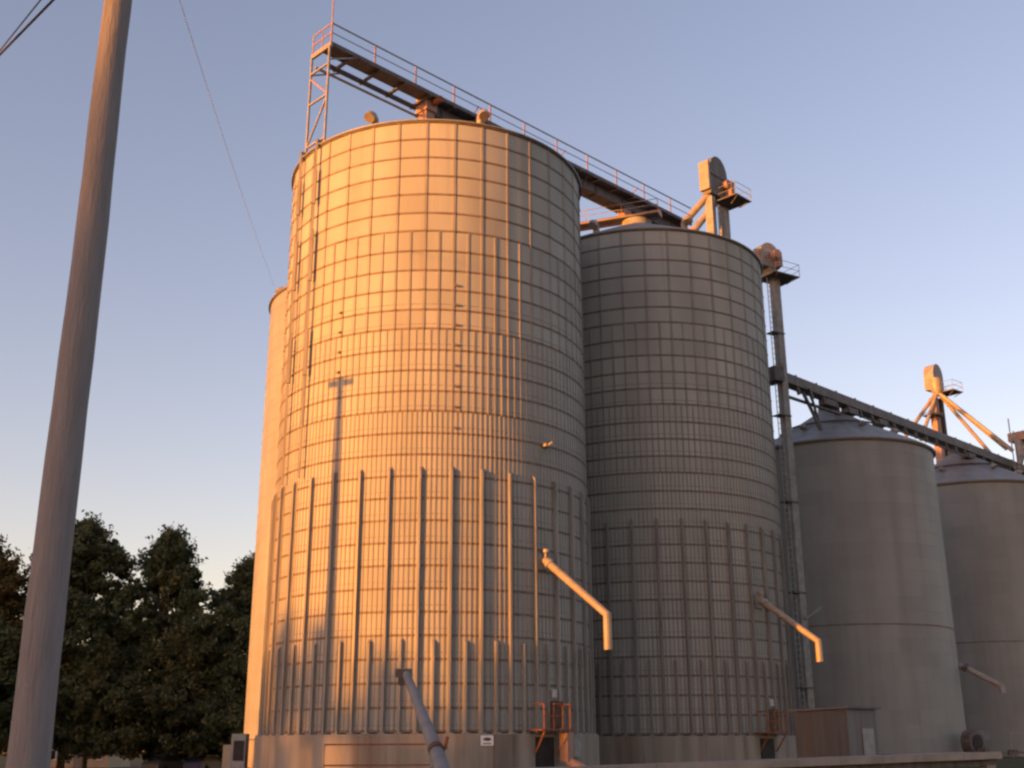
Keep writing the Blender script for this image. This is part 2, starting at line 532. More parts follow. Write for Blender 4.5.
# the other tall bins are copies of the first one's parts
bin2 = tall_bin_root('grain_bin', 'tall ribbed grain bin standing in the shadow of the sunlit bin', C2)
bin2.rotation_euler.z = R_(-4)
bin0 = tall_bin_root('grain_bin', 'tall grain bin mostly hidden behind the sunlit bin, only a sunlit sliver showing', C0)
for ch in shared:
    copy_child(ch, bin2)
for ch in [x for x in C.objects if x.parent == bin2 and x.name.startswith('wall') and len(x.material_slots) == 3]:
    for i_, m_ in ((1, M['rib_pale']), (2, M['seam'])):
        ch.material_slots[i_].link = 'OBJECT'
        ch.material_slots[i_].material = m_
bin2.location = (0, 0, 0)
spout(44.5, 10.45, 4.2, 7.75, 6.55, parent=bin2)
for th, ch in stiffs:
    if -60 <= th <= 100:
        copy_child(ch, bin2)
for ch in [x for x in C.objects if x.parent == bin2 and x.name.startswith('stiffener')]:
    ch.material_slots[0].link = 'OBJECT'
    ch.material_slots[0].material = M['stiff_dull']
for ch in [foundation, roof]:
    copy_child(ch, bin0)
pr0 = []
for k in range(NR + 1):
    z = ZB + k * HR
    pr0 += [(RB, z - .014), (RB + .012, z - .01), (RB + .012, z + .01), (RB, z + .014)]
bin0.location = (0, 0, 0)
MB().lathe(pr0, 160).build('wall', M['smooth'], bin0, smooth=30)

# parts of the sunlit bin alone
plate(26.6, 1.55, 1.05, 1.75, 9.23, .06, M['ply'], 'tunnel_door', bin1)
plate(55.5, 1.75, .75, .8, 9.31, .22, M['grey'], 'electrical_box', bin1)
n50 = dirn(47.5)
dp = MB()
t50 = Vector((-n50.y, n50.x, 0))
dp.box(n50 * 9.75 + Vector((0, 0, 1.85)), (.46, .5, 1.35), (t50, n50, (0, 0, 1)))
dpo = dp.build('discharge_head', M['paint'], bin1)
MB().tube([n50 * 9.75 + t50 * .02 + Vector((0, 0, 1.22)), n50 * 10.3 + t50 * .30 + Vector((0, 0, .9)), n50 * 11.3 + t50 * .6 + Vector((0, 0, .35))], .24, 10).build('discharge_tube', M['paint'], dpo, smooth=40)
nb = dirn(45.2)
MB().box(nb * (RB + .16) + Vector((0, 0, seam_z(16.05))), (.36, .34, .16), (Vector((-nb.y, nb.x, 0)), nb, (0, 0, 1))).tube([nb * (RB + .3) + Vector((0, 0, seam_z(16.05))), nb * (RB + .62) + Vector((0, 0, seam_z(15.95)))], .06, 8).build('sampling_cock', M['pipe'], bin1)
for th in (11.0, -30.5):
    for k in ((8.75, 9.75, 10.75, 11.75, 12.75, 13.75, 14.75, 15.75) if th > 0 else (9.75, 10.75, 11.75, 12.75)):
        n = dirn(th)
        MB().box(n * (RB + .10) + Vector((0, 0, seam_z(k))), (.14, .08, .13), (Vector((-n.y, n.x, 0)), n, (0, 0, 1))).build('sensor_bracket', M['seam'], bin1)
bin1.location = (C1[0], C1[1], 0)
bin2.location = (C2[0], C2[1], 0)
bin0.location = (C0[0], C0[1], 0)

# sign on the sunlit bin's foundation
ns = dirn(21.3)
sc_ = Vector((C1[0], C1[1], 0)) + ns * 9.26 + Vector((0, 0, 2.14))
ts = Vector((-ns.y, ns.x, 0))
so = thing('sign', 'small white sign with a black mark on the stained concrete foundation', 'sign', sc_)
MB().box(sc_, (.62, .03, .46), (ts, ns, (0, 0, 1))).build('plate', M['white'], so)
mk = MB()
for k in range(18):
    a0, a1 = 2 * math.pi * k / 18, 2 * math.pi * (k + 1) / 18
    c0 = sc_ + ns * .019 + Vector((0, 0, .06))
    mk.add([c0, c0 + ts * .20 * math.cos(a0) + Vector((0, 0, .085 * math.sin(a0))), c0 + ts * .20 * math.cos(a1) + Vector((0, 0, .085 * math.sin(a1)))], [(0, 1, 2)])
mk.box(sc_ + ns * .017 + Vector((0, 0, -.13)), (.40, .004, .05), (ts, ns, (0, 0, 1)))
mk.build('mark', M['dark'], so)

# ------------------------------------------------------------------ shorter smooth bins
C3, C4 = (28.1, 97.6), (45.3, 113.2)
R3, ZE3, ZP3 = 8.2, 25.6, 30.1
b3 = thing('grain_bin', 'smooth dull grey grain bin with cone roof next to the tall elevator pipe', 'grain bin', (0, 0, 0), 'short smooth grain bins')
prof = []
nr = 23
zb3 = 1.3
h3 = (ZE3 - zb3) / nr
sm = MB()
for k in range(nr + 1):
    z = zb3 + k * h3
    big = k in (9,)
    e = .05 if big else .012
    prof += [(R3, z - e - .004), (R3 + (.03 if big else .010), z - e), (R3 + (.03 if big else .010), z + e), (R3, z + e + .004)]
n = len(prof); seg = 160
vs = [(r * math.sin(2 * math.pi * k / seg), -r * math.cos(2 * math.pi * k / seg), z) for r, z in prof for k in range(seg)]
for i in range(n - 1):
    sm.f += [(i * seg + k, i * seg + (k + 1) % seg, (i + 1) * seg + (k + 1) % seg, (i + 1) * seg + k) for k in range(seg)]
    ring = i // 4
    sm.mi += [1 if (i % 4 != 3 and ring in (9,)) else 0] * seg
sm.v = vs
p3 = [sm.build('wall', [M['smooth'], M['seam']], b3, smooth=30)]
rf = MB(); nseg = 108
vs = []
for r, z in [(R3 + .22, ZE3 - .10), (R3 + .24, ZE3 + .03), (R3 - .1, ZE3 + .18), (R3 * .5, ZE3 + .1 + (ZP3 - ZE3) * .5), (.9, ZP3)]:
    for k in range(nseg):
        e = .09 if (k % 3 == 0 and 1.5 < r < R3) else 0
        vs.append((r * math.sin(2 * math.pi * k / nseg), -r * math.cos(2 * math.pi * k / nseg), z + e))
rf.add(vs, [(i * nseg + k, i * nseg + (k + 1) % nseg, (i + 1) * nseg + (k + 1) % nseg, (i + 1) * nseg + k) for i in range(4) for k in range(nseg)])
roof3 = rf.build('roof', M['roof'], b3, smooth=30)
p3.append(roof3)
MB().lathe([(.95, ZP3 - .1), (.95, ZP3 + .35), (.9, ZP3 + .4), (.02, ZP3 + .42)], 28).build('peak_collar', M['dark'], roof3, smooth=30)
MB().lathe([(R3 * .52, ZE3 + .12 + (ZP3 - ZE3) * .52), (R3 * .54, ZE3 + .30 + (ZP3 - ZE3) * .5), (R3 * .50, ZE3 + .32 + (ZP3 - ZE3) * .53)], 60).build('roof_ring', M['seam'], roof3, smooth=30)
MB().lathe([(R3 + .02, ZE3 - .22), (R3 + .10, ZE3 - .22), (R3 + .10, ZE3 - .11), (R3 + .02, ZE3 - .11)], 108).build('eave_ring', M['seam'], roof3, smooth=30)
for th in (12, 60, -40, 110, 160, -90):
    hood(th, R3 * .62, ZE3 + 1.45, .62).build('roof_vent', M['steel'], roof3, smooth=40)
p3.append(MB().lathe([(R3 + .3, -.3), (R3 + .3, zb3 - .12), (R3 + .25, zb3 - .07), (R3 - .1, zb3 - .07)], 108).build('foundation', M['concrete'], b3, smooth=30))
n3 = dirn(70)
P3 = lambda r, z: n3 * r + Vector((0, 0, z))
s3 = MB().tube([P3(R3, 8.0), P3(R3 + .4, 7.9), P3(R3 + 3.0, 6.35), P3(R3 + 3.05, 5.8)], .24, 12).build('spout', M['steel'], b3, smooth=50)
MB().tube([P3(R3 + .35, 8.0), P3(R3 + .65, 7.75)], .34, 12).build('gate_collar', M['dark'], s3, smooth=30)
b4 = thing('grain_bin', 'smooth grey grain bin partly hidden behind its twin, below the far elevator', 'grain bin', (0, 0, 0), 'short smooth grain bins')
for ch in p3:
    copy_child(ch, b4)
b3.location = (*C3, 0)
b4.location = (*C4, 0)

# ------------------------------------------------------------------ catwalk with conveyor over the tall bins
rd = Vector((.7096, .7046, 0)); pn = Vector((.7046, -.7096, 0)); UP = Vector((0, 0, 1))
def W(a, o, z):
    """point along the bin row: a metres past the first bin's centre, o metres towards the camera side, height z"""
    return Vector((C1[0], C1[1], 0)) + rd * a + pn * o + UP * z
ax_row = (rd, pn, UP)
cw = thing('conveyor_catwalk', 'long steel catwalk and conveyor bridging the roofs of the tall bins', 'catwalk', W(0, -.9, 42))
A0, A1 = -8.55, 27.0
b = MB()
b.box(W((A0 + A1) / 2, -.62, 42.03), (A1 - A0, 1.15, .07), ax_row)
b.build('walkway_deck', M['grate'], cw)
b = MB()
b.beam(W(A0, -.02, 42.0), W(A1, -.02, 42.0), .10, .26)
b.build('side_beam', M['grate'], cw)
b = MB()
b.beam(W(A0 + 1.0, -1.75, 41.75), W(A1 - 6, -1.75, 41.75), .14, .30)
b.build('side_beam', M['grate'], cw)
b = MB()
b.tube([W(A0 + .1, -1.7, 41.15), W(A1 - 4, -1.7, 41.15)], .085, 8)
b.build('service_pipe', M['steel'], cw)
MB().box(W(A0, -.95, 41.93), (.16, 2.0, .30), ax_row).build('end_beam', M['pipe'], cw)
a = A0 + 1.7
while a < A1 - 1:
    MB().beam(W(a, .05, 41.86), W(a - .1, -1.95, 41.72), .16, .18).build('cross_beam', M['dark'], cw)
    a += 2.05
# rails on both sides and posts
for o_, a0, nm in ((-.0, A0, 1),):
    for zz, rr in ((43.4, .05), (42.75, .03)):
        MB().tube([W(a0, o_, zz), W(A1, o_, zz)], rr, 8).build('hand_rail' if zz > 43 else 'mid_rail', M['steel'], cw)
    k = a0
    while k <= A1 + .1:
        MB().box(W(k, o_, 42.72), (.09, .06, 1.4), ax_row).build('rail_post', M['paint'], cw)
        k += 3.28
b = MB()
for zz in (43.4, 42.75):
    b.tube([W(A0, 0, zz), W(A0, -1.9, zz)], .045, 8)
b.tube([W(A0, -1.9, 41.9), W(A0, -1.9, 43.4)], .045, 8)
b.tube([W(A0, -.95, 42.0), W(A0, -.95, 43.4)], .03, 8)
b.build('end_rail', M['paint'], cw)
# antenna mast at the end
MB().tube([W(A0, 0, 41.9), W(A0, 0, 46.2)], .045, 8).build('mast', M['paint'], cw)
# enclosed conveyor trough from the first peak on, with a lid and flanges
b = MB()
b.box(W((0.2 + A1) / 2, -1.05, 41.42), (A1 - .2, .80, .72), ax_row)
b.build('conveyor_trough', M['grate'], cw)
k = .8
while k < A1 - .3:
    MB().box(W(k, -1.05, 41.42), (.07, .98, .90), ax_row).build('flange', M['dark'], cw)
    k += 3.05
hd = MB()
hd.box(W(-.25, -.95, 41.65), (.9, 1.1, 1.1), ax_row)
hd.box(W(-.25, -.95, 40.5), (.7, .8, 1.3), ax_row)
hd.build('drive_head', M['paint'], cw)
MB().tube([W(-.1, -.3, 41.7), W(-.1, .35, 41.7)], .22, 12).build('motor', M['rust'], cw, smooth=40)
MB().box(W(19.8, -1.05, 40.6), (.8, .7, 1.0), ax_row).build('drop_spout', M['paint'], cw)
for a in (5.5, 9.6, 14.6, 23.0):
    g = MB()
    g.beam(W(a, -.15, 41.9), W(a, -.9, 40.9), .07, .07)
    g.beam(W(a, -1.95, 41.8), W(a, -1.2, 40.9), .07, .07)
    g.build('hanger', M['dark'], cw)
for a in (3.3, 11.8, 20.0):
    MB().beam(W(a, .2, 42.65), W(a + .9, -1.6, 42.85), .06, .06).build('cable_arm', M['paint'], cw)

# support tower on the outer face of the sunlit bin, legs run down to the ground
tw = thing('support_tower', 'slim pinkish lattice tower carrying the free end of the catwalk', 'support tower', W(-9.2, -.95, 0))
for o_ in (-.05, -1.86):
    leg = MB()
    leg.beam(W(-8.66, o_, 35.2), W(-8.62, o_, 41.8), .11, .11)
    leg.build('leg', M['steel'], tw)
    # lower column stands off the curved wall
    p = W(-8.66, o_, 0) - Vector((C1[0], C1[1], 0))
    q = p.normalized() * (RB + .30)
    base = Vector((C1[0], C1[1], 0)) + q
    col = MB().beam(base + UP * ZLONG, base + UP * 35.3, .11, .11).build('column', M['stiff'], tw)
    for za, zc in ((31.2, 33.4), (21.0, 23.6), (26.5, 29.6)):
        MB().beam(base + UP * za, base + UP * zc, .20, .20).build('column_sleeve', M['rib'], col)
    MB().beam(base + UP * 35.25, W(-8.66, o_, 35.25), .15, .12).build('column_bracket', M['paint'], col)
for za, zc, f0, f1 in ((35.7, 38.4, 0, 1), (38.6, 40.3, 1, 0)):
    oa, ob_ = (-1.86, -.05)
    pa, pb = (oa, ob_) if f0 == 0 else (ob_, oa)
    MB().beam(W(-8.65, pa, za), W(-8.63, pb, zc), .09, .09).build('diagonal_brace', M['paint'] if f0 else M['steel'], tw)
for z in (35.65, 38.5, 40.6):
    MB().beam(W(-8.65, -1.86, z), W(-8.65, -.05, z), .10, .10).build('cross_brace', M['steel'] if z > 36 else M['pipe'], tw)
MB().beam(W(-8.6, -1.86, 40.6), W(-6.6, -1.75, 41.6), .08, .08).build('knee_brace', M['steel'], tw)
MB().beam(W(-8.6, -.05, 40.9), W(-6.6, -.05, 41.9), .08, .08).build('knee_brace', M['steel'], tw)

# cross conveyor from the second bin's peak to the hidden bin
cx = thing('cross_conveyor', 'orange sunlit conveyor with railings crossing behind the shaded tall bin top', 'conveyor', (9.41, 79.01, 41))
pa = Vector((11.3, 78.35, 40.12)); pb = Vector((-9.6, 85.9, 40.12))
d = (pb - pa).normalized(); sd = d.cross(UP)
MB().beam(pa, pb, .6, .50).build('conveyor_trough', M['paint'], cx)
MB().beam(pa - sd * .8 + UP * -.35, pb - sd * .8 + UP * -.35, .75, .07).build('walkway_deck', M['grate'], cx)
for zz in (.65, 1.1):
    MB().tube([pa - sd * 1.15 + UP * (zz - .35), pb - sd * 1.15 + UP * (zz - .35)], .03, 8).build('hand_rail', M['steel'], cx)
for k in range(9):
    p = pa + (pb - pa) * (k / 8) - sd * 1.15
    MB().beam(p + UP * -.35, p + UP * .75, .05, .05).build('rail_post', M['paint'], cx)

# ------------------------------------------------------------------ bucket elevators
def ladder(p0, z0, z1, u, parent, name='ladder'):
    b = MB()
    for s in (-.22, .22):
        b.beam(p0 + u * s + UP * z0, p0 + u * s + UP * z1, .06, .06)
    z = z0
    while z < z1:
        b.beam(p0 - u * .22 + UP * z, p0 + u * .22 + UP * z, .035, .035, up=(0, 0, 1))
        z += .45
    return b.build(name, M['steel'], parent)

def platform(c, u, w, L, D, parent, rail=1.1):
    b = MB().box(c, (L, D, .10), (u, w, UP))
    o = b.build('platform', M['grate'], parent)
    r = MB()
    cs = [c + u * (sx * L / 2) + w * (sy * D / 2) for sx, sy in ((-1, -1), (1, -1), (1, 1), (-1, 1))]
    for i in range(4):
        for z in (rail, rail * .5):
            r.tube([cs[i] + UP * z, cs[(i + 1) % 4] + UP * z], .022, 6)
        r.tube([cs[i], cs[i] + UP * rail], .026, 6)
    r.build('guard_rail', M['steel'], o)
    for s in (-1, 1):
        MB().beam(c + u * (s * L * .4) - w * (D * .5) - UP * .05, c + u * (s * L * .25) - w * (D * .1) - UP * .45, .08, .08).build('bracket', M['dark'], o)
    return o

def head_casing(c, u, w, L, H, D, mat, parent):
    """rounded bucket-elevator head: arched hood seen from the side, thickness D along w"""
    out = []
    out.append(u * (-L / 2) + UP * 0)
    out.append(u * (L / 2) + UP * 0)
    out.append(u * (L / 2) + UP * (H * .55))
    for k in range(1, 8):
        a = math.pi * k / 8
        out.append(u * (L / 2 * math.cos(a)) + UP * (H * .55 + H * .45 * math.sin(a)))
    out.append(u * (-L / 2) + UP * (H * .55))
    return MB().prism(out, (c - w * D / 2, c + w * D / 2)).build('head', mat, parent)

view = Vector((.24, .97, 0)).normalized()
# first elevator, behind the shaded tall bin
e1 = thing('bucket_elevator', 'tall twin-leg bucket elevator whose head rises above the shaded tall bin', 'elevator', (17.0, 87.0, .9), 'bucket elevators')
u1 = Vector((.71, .705, 0)).normalized(); w1 = Vector((-.705, .71, 0)).normalized()
o1 = Vector((17.25, 86.95, 0))
for s in (-.95, .95):
    MB().box(o1 + u1 * s + UP * 23.2, (.52, .70, 44.6), (u1, w1, UP)).build('leg_casing', M['steel'], e1)
h1 = head_casing(o1 - u1 * .1 + UP * 45.7, u1, w1, 2.5, 3.75, .85, M['trough'], e1)
fix_normals(h1)
MB().box(o1 - u1 * 1.52 + UP * 47.3, (.26, .95, 2.6), (u1, w1, UP)).build('head_cover', M['pipe'], h1)
MB().box(o1 - u1 * .1 - w1 * .46 + UP * 47.5, (2.65, .06, .12), (u1, w1, UP)).build('flange', M['dark'], h1)
mo = MB().tube([o1 + u1 * .5 - w1 * .45 + UP * 46.9, o1 + u1 * .5 - w1 * 1.0 + UP * 46.9], .38, 14)
mo.box(o1 + u1 * .9 - w1 * .8 + UP * 46.6, (.5, .6, 1.3), (u1, w1, UP))
mo.build('motor', M['paint'], e1, smooth=40)
platform(o1 + u1 * .55 - w1 * 1.2 + UP * 45.2, u1, w1, 2.2, 2.2, e1)
ladder(o1 + w1 * -.2, 2, 45, u1, e1)
for i, (dx, z0, tx, tz) in enumerate(((-.9, 45.9, -3.6, 42.9), (-.3, 45.2, -2.4, 42.3))):
    st = o1 + u1 * dx + UP * z0
    en = Vector((13.9 + 1.0 * i, 87.0 - .4 * i, tz))
    MB().tube([st, en, en + Vector((-.3, 0, -.4)), en + Vector((-.38, 0, -2.0))], .30, 12).build('spout', M['pipe'] if i == 0 else M['steel'], e1, smooth=50)
    MB().tube([en + (st - en) * .05, en + (st - en) * .12], .42, 12).build('spout_collar', M['paint'], e1, smooth=40)
MB().box((14.4, 86.7, 41.2), (1.9, 1.2, 1.2), (u1, w1, UP)).build('transfer_box', M['dark'], e1)
for z in (5, 12, 19, 26, 33, 40):
    MB().box(o1 + UP * z, (2.3, .9, .10), (u1, w1, UP)).build('leg_tie', M['dark'], e1)

# second elevator, between the ribbed and the smooth bins
e2 = thing('bucket_elevator', 'bucket elevator with rounded rusty head and ladder beside the shaded tall bin', 'elevator', (21.8, 87.9, .9), 'bucket elevators')
u2 = Vector((.86, .51, 0)).normalized(); w2 = Vector((-.51, .86, 0)).normalized()
o2 = Vector((21.55, 87.95, 0))
MB().box(o2 + u2 * .34 + UP * 20.2, (.62, .62, 38.6), (u2, w2, UP)).build('leg_casing', M['steel'], e2)
h2 = head_casing(o2 - u2 * .45 + UP * 39.65, u2, w2, 2.0, 2.15, 1.1, M['steel'], e2)
fix_normals(h2)
MB().box(o2 - u2 * 1.50 + UP * 40.4, (.14, .95, 1.0), (u2, w2, UP)).build('head_cover', M['paint'], h2)
MB().tube([o2 - u2 * .2 - w2 * .7 + UP * 40.6, o2 - u2 * .2 - w2 * 1.25 + UP * 40.6], .40, 14).box(o2 + u2 * .2 - w2 * .8 + UP * 40.1, (.4, .5, .9), (u2, w2, UP)).build('motor', M['paint'], e2, smooth=40)
MB().box(o2 - u2 * .1 + UP * 39.4, (.9, .9, .9), (u2, w2, UP)).build('throat', M['pipe'], e2)
platform(o2 + u2 * .55 - w2 * .2 + UP * 38.9, u2, w2, 2.7, 2.3, e2)
ladder(o2 - u2 * .42 - w2 * .15, 2, 38.8, u2, e2)
for z in (6, 13, 20, 27, 34):
    MB().box(o2 + u2 * .02 + UP * z, (1.3, .8, .10), (u2, w2, UP)).build('leg_tie', M['dark'], e2)
MB().box(o2 - u2 * .6 + UP * 30.3, (1.0, 1.4, 1.2), (u2, w2, UP)).build('inspection_box', M['dark'], e2)
MB().tube([o2 + u2 * .2 - w2 * .5 + UP * 11.0, o2 + u2 * 1.6 - w2 * .9 + UP * 11.9], .10, 8).build('bracket_arm', M['steel'], e2)

# far elevator with its fan of spouts
e3 = thing('bucket_elevator', 'distant orange-lit elevator with spouts fanning out from its head', 'elevator', (46.8, 121.3, .9), 'bucket elevators')
u3 = Vector((.78, .62, 0)).normalized(); w3 = Vector((-.62, .78, 0)).normalized()
o3 = Vector((46.85, 121.3, 0))
for s in (-.5, .5):
    MB().box(o3 + u3 * s + UP * 19.5, (.62, .8, 38), (u3, w3, UP)).build('leg_casing', M['darkrust'] if s > 0 else M['paint'], e3)
fix_normals(head_casing(o3 + UP * 39.4, u3, w3, 1.9, 3.0, 1.2, M['steel'], e3))
MB().box(o3 - u3 * .75 - w3 * .4 + UP * 39.9, (.8, .8, 1.3), (u3, w3, UP)).build('motor', M['paint'], e3)
platform(o3 + u3 * .4 - w3 * 1.5 + UP * 38.9, u3, w3, 2.0, 2.0, e3)
platform(o3 - u3 * 1.2 - w3 * .1 + UP * 36.3, u3, w3, 1.5, 1.5, e3, .3)
hub = o3 - u3 * .75 - w3 * .7 + UP * 39.6
MB().tube([hub + UP * .9, hub - UP * .5, hub - UP * 1.1], [.55, .62, .3], 14).build('distributor', M['pipe'], e3, smooth=40)
for tgt, rr in (((41.8, 119.2, 33.0), .2), ((43.6, 118.4, 33.0), .2), ((52.0, 116.9, 31.6), .24), ((52.2, 116.1, 31.2), .22), ((51.5, 119.6, 31.6), .2)):
    MB().tube([hub - UP * .6, Vector(tgt)], rr, 10).build('spout', M['pipe'], e3, smooth=50)
ladder(o3 + u3 * 1.0, 2, 38.8, w3, e3)

# hoppers where the spouts land
hp = thing('spout_junction', 'orange-lit cluster of hoppers and pipes where the distant spouts land', 'hopper', (53.4, 116.4, 29))
q0 = Vector((53.3, 115.9, 0))
MB().box(q0 + UP * 32.5, (2.6, 1.8, .9), (u3, w3, UP)).build('upper_box', M['paint'], hp)
for dx in (-.9, 0, .9):
    MB().tube([q0 + u3 * dx + UP * 32.2, q0 + u3 * dx * 1.6 - w3 * .3 + UP * 30.2, q0 + u3 * dx * 1.7 + UP * 29.0], [.42, .34, .26], 10).build('hopper_pipe', M['steel'], hp, smooth=40)
for dx, dz in ((-2.4, 34.2), (-1.7, 33.0), (1.2, 34.2)):
    MB().beam(q0 + u3 * dx + UP * 28.4, q0 + u3 * dx + UP * dz, .09, .09).build('post', M['steel'], hp)
MB().tube([q0 - u3 * 2.4 - w3 * .6 + UP * 30.2, q0 + u3 * 1.2 - w3 * .6 + UP * 30.2], .16, 8).tube([q0 - u3 * 2.6 - w3 * .6 + UP * 29.2, q0 - u3 * .8 - w3 * .6 + UP * 31.6], .16, 8).build('brace', M['steel'], hp)

# ------------------------------------------------------------------ conveyor over the smooth bins
LA = Vector((22.5, 90.0, 0)); LD = (Vector((47.0, 112.5, 0)) - LA).normalized(); LN = Vector((LD.y, -LD.x, 0))
def L(a, o, z): return LA + LD * a + LN * o + UP * z
lc = thing('drag_conveyor', 'grey enclosed conveyor running over the cone roofs of the smooth bins', 'conveyor', L(0, 0, 30))
zl = lambda a: 30.75 - .020 * a
out = [LN * x + UP * y for x, y in ((-.5, -.42), (.5, -.42), (.5, .30), (.28, .52), (-.28, .52), (-.5, .30))]
fix_normals(MB().prism(out, (L(-.6, 0, zl(0)), L(47, 0, zl(47)))).build('conveyor_trough', M['trough'], lc))
MB().beam(L(-.6, .0, zl(0) - 1.45), L(8.2, .0, zl(8) - 1.30), .30, .16).build('lower_chord', M['dark'], lc)
MB().beam(L(8.2, .35, zl(8) - 1.0), L(47, .35, zl(47) - 1.05), .12, .14).build('lower_chord', M['dark'], lc)
k = 1.2
while k < 46:
    MB().beam(L(k, .3, zl(k) - .4), L(k + .25, .35, zl(k) - 1.1), .28, .20).build('hanger', M['dark'], lc)
    k += 1.9
for k in (6.0, 9.5, 14.5, 31.0):
    MB().box(L(k, .1, zl(k) - .80), (1.5, .8, .5), (LD, LN, UP)).build('discharge_gate', M['dark'], lc)
MB().beam(L(2.4, 0, zl(2) - .4), Vector((25.9, 92.2, 26.6)), .22, .22).build('support_leg', M['dark'], lc)
MB().beam(L(2.4, .7, zl(2) - .4), L(4.6, .2, 26.9), .18, .18).build('support_leg', M['dark'], lc)
k = 1.0
while k < 46:
    MB().box(L(k, 0, zl(k) + .02), (.05, 1.03, .96), (LD, LN, UP)).build('flange', M['steel'], lc)
    k += 3.0

# ------------------------------------------------------------------ utility pole and wires
pole = thing('utility_pole', 'thick weathered wooden utility pole rising past the picture top', 'utility pole', (-4.16, 10.22, 0))
b = MB()
zs = np.linspace(-.6, 10.6, 24)
pts = [Vector((-4.12 + .0015 * z + .006 * math.sin(z * 1.3), 10.22 + .004 * math.sin(z * 2.1), z)) for z in zs]
b.tube(pts, [.182 - .0050 * z + .0025 * math.sin(z * 5) for z in zs], 28)
b.build('shaft', M['wood'], pole, smooth=40)
MB().box((-4.22, 10.12, 10.4), (1.5, .11, .13), (Vector((.3, .95, 0)).normalized(), Vector((.95, -.3, 0)).normalized(), UP)).build('crossarm', M['wood'], pole)
for z, a in ((2.25, 185),):
    nn = dirn(a - 180)
    MB().box(Vector((-4.14, 10.22, z)) + nn * .165, (.05, .012, .02), (Vector((-nn.y, nn.x, 0)), nn, UP)).build('tag_plate', M['pipe'], pole)
def wire(name, label, p0, p1, sag, r, mat, n=24, group=None):
    p0, p1 = Vector(p0), Vector(p1)
    pts = [p0.lerp(p1, t) - UP * (4 * sag * t * (1 - t)) for t in np.linspace(0, 1, n)]
    o = MB().tube(pts, r, 6).build(name, mat, smooth=60)
    return tag(o, label, 'cable', group)

# ------------------------------------------------------------------ dock ramp, pipes, shed, auger, fans
rp = thing('concrete_ramp', 'low pale concrete ramp with a dark underside running before the shaded bins', 'ramp', (13, 53, .6))
ra, rb_ = Vector((-7.0, 45.6, .76)), Vector((23.2, 57.5, 1.50))
dr = (rb_ - ra).normalized(); sr = dr.cross(UP).normalized(); ur = sr.cross(dr)
MB().beam(ra - ur * .14 - sr * 1.6, rb_ - ur * .14 - sr * 1.6, 3.2, .28).build('deck', M['slab'], rp)
nk = 14
for k in range(nk):
    p = ra.lerp(rb_, (k + .5) / nk)
    l = (rb_ - ra).length / nk - .02
    MB().box(p - ur * .13 + sr * .06, (l, .12, .32), (dr, sr, ur)).build('edge_kerb', M['slab'], rp)
MB().beam(ra - ur * .44 - sr * .35, rb_ - ur * .44 - sr * .35, .25, .3).build('edge_beam', M['dark'], rp)
for k in range(7):
    p = ra.lerp(rb_, k / 6 * .97 + .015) - sr * .4
    z0 = ground_z(p.x, p.y) - .2
    if p.z - .58 > z0 + .05:
        MB().box((p.x, p.y, (z0 + p.z - .58) / 2), (.5, .5, p.z - .58 - z0), (dr, sr, UP)).build('pier', M['slab'], rp)

pf = thing('pipe_rail', 'rusty two-rail pipe barrier before the sunlit bin foundation', 'barrier', (-5.6, 53.7, 0))
for z in (1.98, 1.10):
    MB().tube([(-8.4, 53.2, z), (-3.3, 53.95, z)], .032, 8).build('rail', M['rust'], pf)
for t in (0, 1):
    p = Vector((-8.4, 53.2, 0)).lerp(Vector((-3.3, 53.95, 0)), t)
    MB().tube([(p.x, p.y + .06, -.1), (p.x, p.y + .06, 1.99)], .022, 8).build('post', M['trough'], pf)

sh = thing('shed', 'small corrugated metal shed with dark flat roof beside the elevator foot', 'shed', (16.4, 58.7, .6))
cS = Vector((16.4, 58.75, 0)); us = Vector((-.6, .8, 0)); ws = Vector((.8, .6, 0))
def corrug(p0, d, L_, z0, z1, n, zend=None):
    b = MB()
    k = int(L_ / .1)
    vs = []
    for i in range(k + 1):
        p = p0 + d * (L_ * i / k) + n * (.012 if i % 2 else 0)
        zt_ = z1 + ((zend if zend is not None else z1) - z1) * i / k
        vs += [p + UP * z0, p + UP * zt_]
    b.add(vs, [(2 * i, 2 * i + 2, 2 * i + 3, 2 * i + 1) for i in range(k)])
    return b
zs0 = .3
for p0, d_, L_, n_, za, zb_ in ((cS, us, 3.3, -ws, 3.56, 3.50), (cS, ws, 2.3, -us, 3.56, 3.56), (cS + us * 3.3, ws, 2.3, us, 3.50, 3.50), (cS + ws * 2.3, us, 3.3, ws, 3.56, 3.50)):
    o = corrug(p0, d_, L_, zs0, za, n_, zb_).build('wall', M['shed_shaded'] if n_ == -ws else M['shed'], sh)
rs = MB()
cR = cS + us * 1.65 + ws * 1.15 + UP * 3.60
rs.box(cR, (3.7, 2.6, .10), ((us * 3.3 - UP * .06).normalized(), ws, UP))
rs.build('roof', M['shedroof'], sh)
MB().box(cS + ws * 1.5 - us * .04 + UP * 1.7, (.85, .04, 1.9), (ws, us, UP)).build('door', M['grey'], sh)

